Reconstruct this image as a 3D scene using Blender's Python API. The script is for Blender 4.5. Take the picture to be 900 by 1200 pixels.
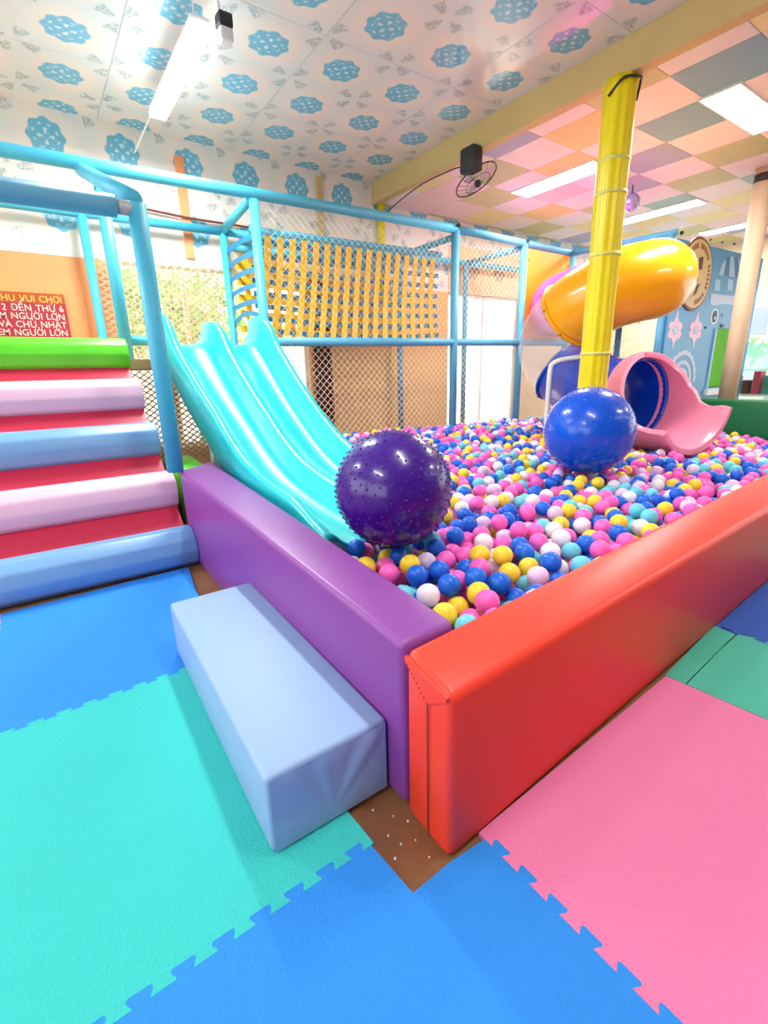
import bpy, bmesh, math, random
from mathutils import Vector, Matrix
random.seed(7)
for o in list(bpy.data.objects): bpy.data.objects.remove(o)
SC = bpy.context.scene
COL = SC.collection

# ------------------------------------------------------------------ camera
FPX, CX, CY = 565.0, 450.0, 600.0
AZ, PITCH, ROLL = math.radians(34.9016), math.radians(16.3), math.radians(1.35)
CAM = Vector((0, 0, 1.08))
fwd = Vector((math.sin(AZ)*math.cos(PITCH), math.cos(AZ)*math.cos(PITCH), -math.sin(PITCH)))
r0 = Vector((math.cos(AZ), -math.sin(AZ), 0)); u0 = r0.cross(fwd)
c_, s_ = math.cos(ROLL), math.sin(ROLL)
RIGHT = r0*c_ - u0*s_; UP = r0*s_ + u0*c_
cam_d = bpy.data.cameras.new('camera'); cam = bpy.data.objects.new('camera', cam_d); COL.objects.link(cam)
cam_d.sensor_fit = 'VERTICAL'; cam_d.sensor_height = 36.0; cam_d.lens = FPX/1200*36.0
cam_d.clip_start = 0.02; cam_d.clip_end = 200
m3 = Matrix((RIGHT, UP, -fwd)).transposed()
cam.matrix_world = Matrix.Translation(CAM) @ m3.to_4x4()
SC.camera = cam
def ray(x, y): return RIGHT*((x-CX)/FPX) + UP*((CY-y)/FPX) + fwd
def onz(x, y, z): r = ray(x, y); return CAM + r*((z-CAM.z)/r.z)
def onx(x, y, X): r = ray(x, y); return CAM + r*((X-CAM.x)/r.x)
def ony(x, y, Y): r = ray(x, y); return CAM + r*((Y-CAM.y)/r.y)
def unp(x, y, d): return CAM + ray(x, y)*d
def proj(p):
    v = Vector(p)-CAM; d = v.dot(fwd); return CX+FPX*v.dot(RIGHT)/d, CY-FPX*v.dot(UP)/d, d

# ------------------------------------------------------------------ world, lights, exposure
w = bpy.data.worlds.new('world'); SC.world = w; w.use_nodes = True
bg = w.node_tree.nodes['Background']; bg.inputs[0].default_value = (0.93, 0.97, 1.0, 1); bg.inputs[1].default_value = 2.2
SC.view_settings.view_transform = 'Standard'; SC.view_settings.look = 'None'
SC.view_settings.gamma = 1.0; SC.view_settings.exposure = 0.68; SC.view_settings.use_curve_mapping = False
LAMP_W = 1.0
def area_lamp(name, loc, sx, sy, watts, rot=(0, 0, 0), col=(1, .98, .95)):
    l = bpy.data.lights.new(name, 'AREA'); l.shape = 'RECTANGLE'; l.size = sx; l.size_y = sy; l.energy = watts*LAMP_W; l.color = col
    o = bpy.data.objects.new(name, l); o.location = loc; o.rotation_euler = rot; COL.objects.link(o); return o

CEIL_L, CEIL_R, BEAMX, YW, FLOOR = 3.34, 3.12, 3.93, 5.75, -0.012
# the tubes and panels of the room
area_lamp('batten_light', (1.25, 4.27, 3.10), .1, 1.25, 60)
for bx_, by_, w_ in ((1.25, .55, 22), (-1.7, 4.27, 55), (-1.7, .55, 30)): area_lamp('batten_light', (bx_, by_, 3.10), .1, 1.25, w_)
for bx_, by_ in ((5.34, -.6), (8.6, .2)): area_lamp('panel_light', (bx_, by_, 3.09), 1.08, .28, 20)
sun_d = bpy.data.lights.new('sun', 'SUN'); sun_d.energy = 7; sun_d.angle = .05; sun_d.color = (1, .95, .86)
sun = bpy.data.objects.new('sun', sun_d); COL.objects.link(sun); sun.rotation_euler = Vector((.25, .45, -1.0)).to_track_quat('-Z', 'Y').to_euler()
area_lamp('panel_light', (5.29, 3.98, 3.09), .3, 1.06, 30)
area_lamp('panel_light', (7.56, 3.98, 3.09), .28, 1.08, 30)
area_lamp('panel_light', (9.4, 3.8, 3.09), .28, .9, 25)
area_lamp('panel_light', (5.34, 2.16, 3.09), 1.08, .28, 35)

# ------------------------------------------------------------------ materials
def lin(c):
    return tuple(((v/255)/12.92 if v/255 <= .04045 else ((v/255+.055)/1.055)**2.4) for v in c)
def mat(name, rgb, rough=.5, var=.06, vscale=6, bump=0, bscale=60, emit=0, metal=0, trans=0, alpha=1, spec=.5, coat=0, ior=1.45):
    m = bpy.data.materials.new(name); m.use_nodes = True; nt = m.node_tree; n = nt.nodes; L = nt.links
    p = n['Principled BSDF']; c = lin(rgb)
    tc = n.new('ShaderNodeTexCoord')
    nz = n.new('ShaderNodeTexNoise'); nz.inputs['Scale'].default_value = vscale; nz.inputs['Detail'].default_value = 3
    L.new(tc.outputs['Object'], nz.inputs['Vector'])
    mx = n.new('ShaderNodeMix'); mx.data_type = 'RGBA'
    mx.inputs[6].default_value = (*[v*(1-var) for v in c], 1); mx.inputs[7].default_value = (*[min(1, v*(1+var)) for v in c], 1)
    L.new(nz.outputs['Fac'], mx.inputs[0]); L.new(mx.outputs[2], p.inputs['Base Color'])
    p.inputs['Roughness'].default_value = rough; p.inputs['Metallic'].default_value = metal
    p.inputs['Specular IOR Level'].default_value = spec; p.inputs['IOR'].default_value = ior
    p.inputs['Transmission Weight'].default_value = trans; p.inputs['Alpha'].default_value = alpha
    p.inputs['Coat Weight'].default_value = coat; p.inputs['Coat Roughness'].default_value = .08
    if emit:
        p.inputs['Emission Color'].default_value = (*c, 1); p.inputs['Emission Strength'].default_value = emit
    if bump:
        b = n.new('ShaderNodeBump'); b.inputs['Strength'].default_value = bump; b.inputs['Distance'].default_value = .01
        n2 = n.new('ShaderNodeTexNoise'); n2.inputs['Scale'].default_value = bscale; n2.inputs['Detail'].default_value = 4
        L.new(tc.outputs['Object'], n2.inputs['Vector']); L.new(n2.outputs['Fac'], b.inputs['Height']); L.new(b.outputs[0], p.inputs['Normal'])
    return m
class NB:
    """small node builder for procedural prints"""
    def __init__(s, m): s.nt = m.node_tree; s.n = s.nt.nodes; s.L = s.nt.links
    def put(s, sock, v):
        if hasattr(v, 'is_output'): s.L.new(v, sock)
        else: sock.default_value = v
    def m(s, op, a, b=0.0, c=0.0):
        x = s.n.new('ShaderNodeMath'); x.operation = op
        s.put(x.inputs[0], a); s.put(x.inputs[1], b); s.put(x.inputs[2], c); return x.outputs[0]
    def mix(s, f, a, b):
        x = s.n.new('ShaderNodeMix'); x.data_type = 'RGBA'; s.put(x.inputs[0], f)
        for i, v in ((6, a), (7, b)): s.put(x.inputs[i], (*v, 1) if isinstance(v, tuple) else v)
        return x.outputs[2]
    def sm(s, v, lo, hi):
        x = s.n.new('ShaderNodeMapRange'); x.interpolation_type = 'SMOOTHSTEP'
        s.put(x.inputs[0], v); x.inputs[1].default_value = lo; x.inputs[2].default_value = hi; return x.outputs[0]
def wallpaper(name, axis2, ox, oy, rough):
    m = bpy.data.materials.new(name); m.use_nodes = True; b = NB(m); n = b.n; p = n['Principled BSDF']
    g = n.new('ShaderNodeNewGeometry'); sx = n.new('ShaderNodeSeparateXYZ'); b.L.new(g.outputs['Position'], sx.inputs[0])
    U = sx.outputs[0]; V = sx.outputs[axis2]; T = .6
    def cell(v, o): return b.m('MULTIPLY', b.m('SUBTRACT', b.m('FRACT', b.m('ADD', b.m('DIVIDE', b.m('SUBTRACT', v, o), T), .5)), .5), T)
    u, v = cell(U, ox), cell(V, oy)
    r = b.m('SQRT', b.m('ADD', b.m('MULTIPLY', u, u), b.m('MULTIPLY', v, v))); th = b.m('ARCTAN2', v, u)
    edge = b.m('MULTIPLY', b.m('ADD', 1.0, b.m('MULTIPLY', b.m('COSINE', b.m('MULTIPLY', th, 8.0)), .065)), .142)
    fl = b.sm(b.m('SUBTRACT', edge, r), -.006, .006)
    inner = b.m('MULTIPLY', b.m('COSINE', b.m('MULTIPLY', th, 4.0)), b.m('SINE', b.m('MULTIPLY', r, 95.0)))
    nz = n.new('ShaderNodeTexNoise'); nz.inputs['Scale'].default_value = 26; nz.inputs['Detail'].default_value = 3; b.L.new(g.outputs['Position'], nz.inputs['Vector'])
    c4 = b.m('COSINE', b.m('MULTIPLY', th, 4.0)); c8 = b.m('COSINE', b.m('ADD', b.m('MULTIPLY', th, 8.0), 3.1416))
    band = lambda lo, hi: b.m('MULTIPLY', b.sm(r, lo-.006, lo+.006), b.m('SUBTRACT', 1.0, b.sm(r, hi-.006, hi+.006)))
    mk1 = b.m('MULTIPLY', band(.028, .062), b.sm(c4, .35, .65)); mk2 = b.m('MULTIPLY', band(.088, .102), b.sm(c8, .2, .6))
    petal = b.m('MINIMUM', b.m('ADD', mk1, b.m('ADD', b.m('MULTIPLY', mk2, .8), b.m('MULTIPLY', b.sm(nz.outputs['Fac'], .55, .7), .45))), 1.0)
    blue = b.mix(petal, lin((112, 188, 216)), lin((212, 234, 240)))
    # grey sprigs at the cell corners
    uc, vc = cell(U, ox+T/2), cell(V, oy+T/2)
    rc = b.m('SQRT', b.m('ADD', b.m('MULTIPLY', uc, uc), b.m('MULTIPLY', vc, vc))); tc = b.m('ARCTAN2', vc, uc)
    ring = b.m('MULTIPLY', b.sm(rc, .04, .06), b.m('SUBTRACT', 1.0, b.sm(rc, .15, .18)))
    spr = b.m('MULTIPLY', ring, b.sm(b.m('SINE', b.m('MULTIPLY', tc, 4.0)), .1, .5))
    nz2 = n.new('ShaderNodeTexNoise'); nz2.inputs['Scale'].default_value = 60; nz2.inputs['Distortion'].default_value = 1.5; b.L.new(g.outputs['Position'], nz2.inputs['Vector'])
    spr = b.m('MULTIPLY', spr, b.sm(nz2.outputs['Fac'], .42, .54))
    # silvery band between rounded medallions
    med = b.sm(r, .15, .32)
    base = b.mix(med, lin((242, 230, 218)), lin((228, 228, 222)))
    col = b.mix(b.m('MULTIPLY', spr, .95), base, lin((165, 178, 176)))
    col = b.mix(fl, col, blue)
    b.L.new(col, p.inputs['Base Color']); p.inputs['Roughness'].default_value = rough
    return m
M = {}
def mk(k, *a, **kw): M[k] = mat(k, *a, **kw); return M[k]
M['paper_ceiling'] = wallpaper('paper_ceiling', 1, 1.82, 3.91, .14)
M['paper_wall'] = wallpaper('paper_wall', 2, .48+.015, 3.12, .5)
mk('tan_paint', (234, 184, 118), .6); mk('peach_paint', (240, 202, 160), .6); mk('print_grey', (190, 165, 140), .6); mk('rear_paint', (120, 112, 108), .7); mk('orange_paint', (245, 160, 105), .6); mk('beige_paint', (238, 205, 160), .6); mk('cream', (240, 225, 195), .6)
mk('orange_panel', (255, 150, 25), .4); mk('beam_paint', (205, 180, 120), .55, var=.1, vscale=3)
mk('brown_vinyl', (138, 96, 62), .45, var=.25, vscale=14, bump=.05)
mk('white_paint', (236, 238, 236), .5); mk('grey_metal', (180, 186, 190), .35, metal=.3); mk('dark', (45, 48, 52), .5)
mk('tube_foam', (70, 178, 208), .45, bump=.08, bscale=120); mk('tube_foam_b', (92, 170, 205), .45, bump=.08, bscale=120)
mk('slide_teal', (10, 200, 206), .32, coat=.4, var=.03); mk('net_cream', (238, 226, 200), .7); mk('net_brown', (196, 176, 140), .7)
mk('strap_yellow', (248, 196, 40), .5); mk('strap_blue', (35, 128, 178), .5)
def vinyl(k, rgb, rough=.38): mk(k, rgb, rough, var=.04, vscale=3, bump=.10, bscale=9)
vinyl('v_purple', (132, 66, 152)); vinyl('v_red', (236, 62, 42)); vinyl('v_step', (140, 172, 214), .5); vinyl('v_green', (18, 110, 62))
vinyl('v_lime', (92, 212, 40)); vinyl('v_pink', (226, 186, 210)); vinyl('v_blue', (110, 160, 208)); vinyl('v_riser', (200, 42, 74)); vinyl('v_yellow', (240, 222, 10), .3)
def foam(k, rgb): mk(k, rgb, .75, var=.04, vscale=4, bump=.35, bscale=140, spec=.25)
foam('f_teal', (56, 188, 184)); foam('f_blue', (44, 134, 222)); foam('f_pink', (222, 122, 166)); foam('f_green', (76, 180, 155)); foam('f_navy', (52, 92, 180))
mk('t_pink', (255, 60, 185), .25, coat=.4, var=.03); mk('t_yellow', (252, 178, 14), .25, coat=.4, var=.03); mk('t_blue', (10, 70, 190), .25, coat=.4, var=.03)
mk('t_rose', (240, 145, 175), .3, coat=.3, var=.03)
mk('clear', (240, 246, 248), .04, trans=.0, alpha=.13, var=0); M['clear'].node_tree.nodes['Principled BSDF'].inputs['Specular IOR Level'].default_value = .9
mk('ball_purple', (56, 10, 130), .24, coat=.3, var=.03); mk('ball_blue', (0, 82, 210), .24, coat=.3, var=.03)
PB = ['p_pink', 'p_blue', 'p_yellow', 'p_white', 'p_turq', 'p_lilac']
for k, c in zip(PB, ((255, 105, 195), (25, 105, 222), (252, 218, 60), (240, 234, 242), (105, 206, 226), (224, 198, 234))): mk(k, c, .34, var=.03, spec=.45)
mk('lamp_white', (255, 255, 255), .5, emit=9, var=0)
mk('glass', (235, 245, 245), .03, alpha=.12, var=0)
mk('curtain', (95, 40, 35), .8, var=.3, vscale=30); mk('leaf', (120, 165, 80), .7, var=.4, vscale=8); mk('bark', (110, 85, 60), .9)
mk('paving', (215, 210, 195), .9, var=.1); mk('mural_blue', (72, 150, 198), .4); mk('mural_light', (150, 195, 228), .4); mk('mural_dark', (48, 110, 170), .4)
mk('mural_pink', (232, 190, 215), .4); mk('mural_pale', (176, 196, 222), .4); mk('tan', (212, 184, 128), .45); mk('rim_brown', (120, 62, 50), .5)
mk('net_green', (110, 205, 40), .6); mk('eye_white', (225, 236, 240), .4); mk('navy_ink', (22, 44, 82), .5)
mk('post_tan', (214, 190, 158), .55, var=.1); mk('sign_red', (170, 48, 58), .5); mk('sign_orange', (176, 84, 34), .5); mk('letter_white', (250, 214, 214), .5); mk('letter_yellow', (255, 196, 100), .5)
mk('aqua_glass', (150, 232, 214), .1, var=.05, alpha=.55); mk('crystal', (190, 190, 240), .05, metal=.7)
mk('deck_wood', (196, 160, 110), .7, var=.15)
mk('shop_red', (190, 80, 90), .6); mk('shop_teal', (60, 150, 130), .6); mk('shop_dark', (80, 62, 60), .6)

# ------------------------------------------------------------------ helpers
def obj(name, bm, m, parent=None, smooth=False):
    me = bpy.data.meshes.new(name); bmesh.ops.recalc_face_normals(bm, faces=bm.faces[:]); bm.to_mesh(me); bm.free()
    for x in (m if isinstance(m, (list, tuple)) else [m]): me.materials.append(M[x] if isinstance(x, str) else x)
    if smooth:
        me.polygons.foreach_set('use_smooth', [True]*len(me.polygons))
    o = bpy.data.objects.new(name, me); COL.objects.link(o)
    if parent is not None:
        o.parent = parent
        b = Vector((0, 0, 0)); q = parent
        while q is not None: b += q.location; q = q.parent
        o.location = -b
    return o
def tag(o, label, cat, group=None, kind=None):
    o['label'] = label; o['category'] = cat
    if group: o['group'] = group
    if kind: o['kind'] = kind
    return o
def struct(o, label=None):
    o['kind'] = 'structure'
    if label: o['label'] = label
    return o
def thing(name, label, cat, loc=(0, 0, 0), group=None):
    o = bpy.data.objects.new(name, None); COL.objects.link(o); o.location = loc; o.empty_display_size = .1
    return tag(o, label, cat, group)
def box(bm, a, b):
    x0, y0, z0 = a; x1, y1, z1 = b
    v = [bm.verts.new(p) for p in ((x0, y0, z0), (x1, y0, z0), (x1, y1, z0), (x0, y1, z0), (x0, y0, z1), (x1, y0, z1), (x1, y1, z1), (x0, y1, z1))]
    for f in ((0, 3, 2, 1), (4, 5, 6, 7), (0, 1, 5, 4), (1, 2, 6, 5), (2, 3, 7, 6), (3, 0, 4, 7)): bm.faces.new([v[i] for i in f])
    return bm
def bx(a, b, bev=0, seg=2):
    bm = bmesh.new(); box(bm, a, b)
    if bev: bmesh.ops.bevel(bm, geom=bm.edges[:], offset=bev, segments=seg, profile=.5, affect='EDGES')
    return bm
def hexa(bot, top, bev=0, seg=3, sub=0):
    bm = bmesh.new(); v = [bm.verts.new(p) for p in list(bot)+list(top)]
    for f in ((0, 3, 2, 1), (4, 5, 6, 7), (0, 1, 5, 4), (1, 2, 6, 5), (2, 3, 7, 6), (3, 0, 4, 7)): bm.faces.new([v[i] for i in f])
    if bev: bmesh.ops.bevel(bm, geom=bm.edges[:], offset=bev, segments=seg, profile=.5, affect='EDGES')
    return bm
def frames(pts):
    pts = [Vector(p) for p in pts]; T = []
    for i in range(len(pts)):
        a = pts[max(i-1, 0)]; b = pts[min(i+1, len(pts)-1)]; T.append((b-a).normalized())
    n = T[0].cross(Vector((0, 0, 1)))
    if n.length < 1e-3: n = T[0].cross(Vector((1, 0, 0)))
    n.normalize(); out = []
    for i, t in enumerate(T):
        n = (n - t*n.dot(t)).normalized(); out.append((pts[i], n, t.cross(n).normalized(), t))
    return out
def tube(pts, r, seg=12, bm=None, cap=True, rad=None):
    bm = bm or bmesh.new(); rings = []
    for i, (p, n, b, t) in enumerate(frames(pts)):
        R = rad[i] if rad else r
        rings.append([bm.verts.new(p + (n*math.cos(2*math.pi*k/seg) + b*math.sin(2*math.pi*k/seg))*R) for k in range(seg)])
    for a, c in zip(rings, rings[1:]):
        for k in range(seg): bm.faces.new((a[k], a[(k+1) % seg], c[(k+1) % seg], c[k]))
    if cap and len(rings) > 1:
        bm.faces.new(rings[0][::-1]); bm.faces.new(rings[-1])
    return bm
def spline(pts, n=8):
    P = [Vector(p) for p in pts]; P = [P[0]*2-P[1]] + P + [P[-1]*2-P[-2]]; out = []
    for i in range(1, len(P)-2):
        a, b, c, d = P[i-1:i+3]
        for k in range(n):
            t = k/n; out.append(.5*((2*b)+(c-a)*t+(2*a-5*b+4*c-d)*t*t+(3*b-a-3*c+d)*t**3))
    out.append(P[-2]); return out
def prism(poly, axis_o, ax_u, ax_v, ax_w, d0, d1):
    """extrude a 2-D polygon (u,v) between depths d0,d1 along ax_w"""
    bm = bmesh.new(); O = Vector(axis_o)
    a = [bm.verts.new(O + ax_u*u + ax_v*v + ax_w*d0) for u, v in poly]; b = [bm.verts.new(O + ax_u*u + ax_v*v + ax_w*d1) for u, v in poly]
    bm.faces.new(a[::-1]); bm.faces.new(b); n = len(poly)
    for i in range(n): bm.faces.new((a[i], a[(i+1) % n], b[(i+1) % n], b[i]))
    return bm
X_, Y_, Z_ = Vector((1, 0, 0)), Vector((0, 1, 0)), Vector((0, 0, 1))
def sphere(c, r, sub=3):
    bm = bmesh.new(); bmesh.ops.create_icosphere(bm, subdivisions=sub, radius=r, matrix=Matrix.Translation(Vector(c))); return bm
def uvs(c, r, u=48, v=24):
    bm = bmesh.new(); bmesh.ops.create_uvsphere(bm, u_segments=u, v_segments=v, radius=r, matrix=Matrix.Translation(Vector(c))); return bm
def text_mesh(name, body, size, m, parent, mtx, extrude=.002, align='LEFT'):
    cu = bpy.data.curves.new(name, 'FONT'); cu.body = body; cu.size = size; cu.extrude = extrude; cu.align_x = align; cu.offset = size*.006; cu.resolution_u = 3
    t = bpy.data.objects.new(name, cu); COL.objects.link(t); bpy.context.view_layer.update()
    me = bpy.data.meshes.new_from_object(t.evaluated_get(bpy.context.evaluated_depsgraph_get())); bpy.data.objects.remove(t)
    me.transform(mtx); me.materials.clear(); me.materials.append(M[m]); me.name = name
    o = bpy.data.objects.new(name, me); COL.objects.link(o); o.parent = parent; o.location = -parent.location; return o

# ------------------------------------------------------------------ the room
struct(obj('floor', bx((-5, -4, FLOOR-.1), (11.5, YW+.12, FLOOR)), 'brown_vinyl'), 'brown wood-look vinyl floor under the foam mats')
# left ceiling of papered panels
ceil = struct(obj('ceiling', bx((-4, -3, CEIL_L+.012), (BEAMX, YW, CEIL_L+.08)), 'white_paint'), 'ceiling papered with blue flower medallions')
xs = [-3.88+1.2*k for k in range(6)]+[BEAMX-.004]
xs = [2.12+1.2*k for k in range(-5, 2)]+[BEAMX-.002]; ys = [3.61+1.2*k for k in range(-5, 2)]+[YW-.002]
for a, b in zip(xs, xs[1:]):
    for c, d in zip(ys, ys[1:]):
        obj('ceiling_panel', bx((a+.002, c+.002, CEIL_L), (b-.002, d-.002, CEIL_L+.011)), 'paper_ceiling', ceil)
# right ceiling of coloured tiles
ceil2 = struct(obj('ceiling_tiled', bx((BEAMX+.1, -2, CEIL_R+.012), (11.3, YW, CEIL_R+.08)), 'white_paint'), 'drop ceiling of pale and coloured square tiles')
TILEC = dict(pale=(236, 226, 226), greyblue=(128, 172, 192), grey=(150, 170, 192), mauve=(170, 170, 202), green=(186, 196, 140), orange=(240, 205, 140), teal=(150, 186, 178), yellow=(232, 218, 160), olive=(200, 200, 145), rose=(236, 208, 208))
for k, v in TILEC.items(): mk('tile_'+k, v, .5, var=.05, bump=.1, bscale=90)
TX, TY, TP = 4.82, 2.28, .565
special = {(0, 0): 'greyblue', (1, 1): 'grey', (2, 2): 'mauve', (3, 1): 'green', (2, 0): 'green', (4, 0): 'teal', (-1, 1): 'orange', (0, 2): 'orange', (-1, 3): 'green', (0, 4): 'olive', (-1, -1): 'greyblue', (4, 2): 'teal', (5, 1): 'yellow', (1, 3): 'rose', (2, 4): 'orange', (3, 3): 'olive', (5, 3): 'yellow', (1, -1): 'teal', (3, -1): 'olive', (6, 2): 'yellow', (0, -2): 'yellow', (6, 0): 'teal', (1, 5): 'yellow', (3, 5): 'olive', (-1, 5): 'rose'}
base_tile = None
for i in range(-2, 12):
    for j in range(-7, 7):
        x0, x1 = TX+TP*i, TX+TP*(i+1); y0, y1 = TY+TP*j, TY+TP*(j+1)
        x0 = max(x0, BEAMX+.1); y1 = min(y1, YW-.003)
        if x1-x0 < .05 or y1-y0 < .05 or x1 > 11.3: continue
        k = 'pale'
        if (i+j) % 2 == 0: k = special.get((i, j)) or ['olive', 'rose', 'yellow', 'teal', 'mauve', 'orange'][(i*3+j*5) % 6]
        elif (i*7+j*3) % 5 == 0: k = 'rose'
        full = x1-x0 > TP-.01 and y1-y0 > TP-.01
        if full and base_tile is not None:
            t = bpy.data.objects.new('ceiling_tile', base_tile); COL.objects.link(t); t.parent = ceil2; t.location = (x0, y0, 0)
        else:
            bm = bx((.003, .003, CEIL_R), (x1-x0-.003, y1-y0-.003, CEIL_R+.011))
            t = obj('ceiling_tile', bm, 'tile_pale', ceil2); t.location = (x0, y0, 0)
            if full: base_tile = t.data
        t.material_slots[0].link = 'OBJECT'; t.material_slots[0].material = M['tile_'+k]
struct(obj('trim_1', bx((BEAMX, -3, CEIL_R-.01), (BEAMX+.1, YW, CEIL_L+.05)), 'beam_paint'), 'beige boxed beam where the two ceilings meet')
# back wall : lower painted bays with openings, upper papered band
def wall_piece(name, a, b, m, label): return struct(obj(name, bx(a, b), m), label)
ZT = 2.17
wall_piece('wall_back', (-4, YW, FLOOR), (.80, YW+.12, ZT), 'orange_paint', 'plain orange painted back wall beside the stairs')
wall_piece('wall_back_sill', (.80, YW, FLOOR), (2.92, YW+.12, .30), 'beige_paint', 'low beige wall under the wide back window')
wall_piece('wall_back_middle', (2.92, YW, FLOOR), (5.25, YW+.12, ZT), 'tan_paint', 'beige back wall behind the ball pit net')
wall_piece('wall_back_end', (6.82, YW, FLOOR), (11.4, YW+.12, ZT), 'beige_paint', 'beige back wall behind the tube slide')
wall_piece('wall_back_upper', (-4, YW-.004, ZT), (11.4, YW+.12, CEIL_L+.05), 'paper_wall', 'upper back wall papered with blue flowers')
# right wall with glazing
for n_, a, b, lab in (('wall_right', (10.6, -3, 2.35), (10.72, YW, CEIL_L), 'pale upper right wall above the glazing'), ('wall_right_sill', (10.6, -3, FLOOR), (10.72, YW, .25), 'low pale wall under the right glazing')):
    wall_piece(n_, a, b, 'cream', lab)
wall_piece('wall_rear_added', (-4.1, -3.12, FLOOR), (10.7, -3, CEIL_L), 'rear_paint', 'muted grey unseen wall added to close the near end of the room')  # unseen wall, added and kept dull to cut light from behind the camera
for n_, a, b in (('wall_left', (-4.1, -3, FLOOR), (-4, YW, .55)), ('wall_left_upper', (-4.1, -3, 2.75), (-4, YW, CEIL_L)), ('wall_left_pier', (-4.1, 1.2, .55), (-4, 1.6, 2.75))): wall_piece(n_, a, b, 'cream', 'cream left wall around wide window openings')
def window(name, label, x0, x1, z0, z1, cols, rows, y, m='white_paint', axis='x', pane='glass'):
    bm = bmesh.new(); t = .05
    def bar(a0, a1, c0, c1):
        if axis == 'x': box(bm, (a0, y, c0), (a1, y+.06, c1))
        else: box(bm, (y, a0, c0), (y+.06, a1, c1))
    bar(x0, x0+t, z0, z1); bar(x1-t, x1, z0, z1); bar(x0+t, x1-t, z0, z0+t); bar(x0+t, x1-t, z1-t, z1)
    W = struct(obj(name, bm, m), label)
    cw, ch = (x1-x0)/cols, (z1-z0)/rows
    for i in range(cols-1):
        bm = bmesh.new(); a = x0+cw*(i+1)
        box(bm, (a-.02, y+.01, z0+t), (a+.02, y+.05, z1-t)) if axis == 'x' else box(bm, (y+.01, a-.02, z0+t), (y+.05, a+.02, z1-t))
        obj('mullion', bm, m, W)
    for j in range(rows-1):
        bm = bmesh.new(); c = z0+ch*(j+1)
        box(bm, (x0+t, y+.012, c-.018), (x1-t, y+.048, c+.018)) if axis == 'x' else box(bm, (y+.012, x0+t, c-.018), (y+.048, x1-t, c+.018))
        obj('transom', bm, m, W)
    for i in range(cols):
        for j in range(rows):
            bm = bmesh.new(); a0, a1 = x0+cw*i+.03, x0+cw*(i+1)-.03; c0, c1 = z0+ch*j+.03, z0+ch*(j+1)-.03
            box(bm, (a0, y+.026, c0), (a1, y+.032, c1)) if axis == 'x' else box(bm, (y+.026, a0, c0), (y+.032, a1, c1))
            obj('pane', bm, pane, W)
    return W
window('window_1', 'wide white framed back window behind the slide', .80, 2.92, .30, ZT, 3, 1, YW+.03)
window('window_2', 'tall bright glazed opening behind the ball pit net', 5.25, 6.82, FLOOR+.01, ZT, 2, 1, YW+.03)
window('window_3', 'white gridded glazing in the right wall', -2.5, 5.2, .25, 2.35, 8, 3, 10.62, axis='y')
# vertical trims on the back wall
struct(obj('trim_2', bx((1.56, YW-.035, 2.26), (1.645, YW-.006, 3.18)), 'orange_paint'), 'narrow orange vertical strip on the papered wall')
struct(obj('trim_3', bx((3.14, YW-.035, 2.0), (3.21, YW-.006, 3.28)), 'beam_paint'), 'narrow ochre vertical strip on the papered wall')
struct(obj('trim_4', tube([(.1, YW-.05, 2.72), (1.6, YW-.05, 2.63), (3.2, YW-.05, 2.62), (5.2, YW-.05, 2.6), (6.6, YW-.05, 2.6)], .012, 6), 'rim_brown'), 'thin brown cable strung along the papered wall')
tag(obj('dark_curtain', (lambda bm: bm)(prism([(2.96+.03*k, YW-.05+(.02 if k % 2 else -.02)) for k in range(9)]+[(3.2-.03*k, YW-.02) for k in range(9)], (0, 0, 0), X_, Y_, Z_, .12, 2.15)), 'curtain'), 'dark red brown curtain hanging beside the back window', 'curtain')
tag(obj('yellow_pipe', tube([(4.04, YW-.05, 2.0), (4.04, YW-.05, CEIL_R-.012)], .045, 14), 'v_yellow', smooth=True), 'short yellow pipe fixed to the back wall under the beam', 'pipe')
t5 = struct(obj('trim_5', bx((5.25, YW-.012, ZT), (6.82, YW-.005, 2.80)), 'peach_paint'), 'peach band above the tall glazed opening')
for x in (5.75, 6.32):
    for k in range(7):
        a = math.radians(k*60); r_ = .085 if k < 6 else 0
        obj('flower_print', prism([(x+r_*math.cos(a)+.05*math.cos(t_), 2.5+r_*math.sin(a)+.05*math.sin(t_)) for t_ in [2*math.pi*i/10 for i in range(10)]], (0, YW-.012, 0), X_, Z_, Y_, -.0025-.0002*k, 0), 'print_grey', t5)
# ------------------------------------------------------------------ outdoors
struct(obj('ground_outside', bx((-30, YW+.13, FLOOR-.2), (40, 45, FLOOR-.1)), 'paving'), 'pale paving outside the windows')
def tree(x, y, h, r, label):
    t = thing('garden_tree', label, 'tree', (x, y, FLOOR-.1), 'trees outside the windows')
    obj('trunk', tube([(x, y, FLOOR-.1), (x+.05, y, h*.4), (x, y+.05, h*.75)], .09, 8, rad=[.12, .09, .05]), 'bark', t)
    bm = bmesh.new(); rr = random.Random(int(x*100))
    for _ in range(420):
        d = Vector((rr.gauss(0, 1), rr.gauss(0, 1), rr.gauss(0, 1))).normalized()*r*rr.uniform(.5, 1); c = Vector((x, y, h*.72))+Vector((d.x, d.y, d.z*.8))
        a = Vector((rr.uniform(-1, 1), rr.uniform(-1, 1), rr.uniform(-1, 1))).normalized()*.16; q = a.orthogonal().normalized()*.07
        bm.faces.new([bm.verts.new(c-a), bm.verts.new(c+q), bm.verts.new(c+a), bm.verts.new(c-q)])
    f = obj('foliage', bm, 'leaf', t); f['kind'] = 'stuff'
tree(1.9, 9.0, 2.9, .95, 'round leafy tree outside the wide back window, in front of a paler one')
tree(3.4, 11.5, 3.2, 1.2, 'wide leafy tree farther off outside the back window')
tree(17.0, 6.4, 2.6, 1.2, 'bushy tree outside the gridded right glazing')
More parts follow.
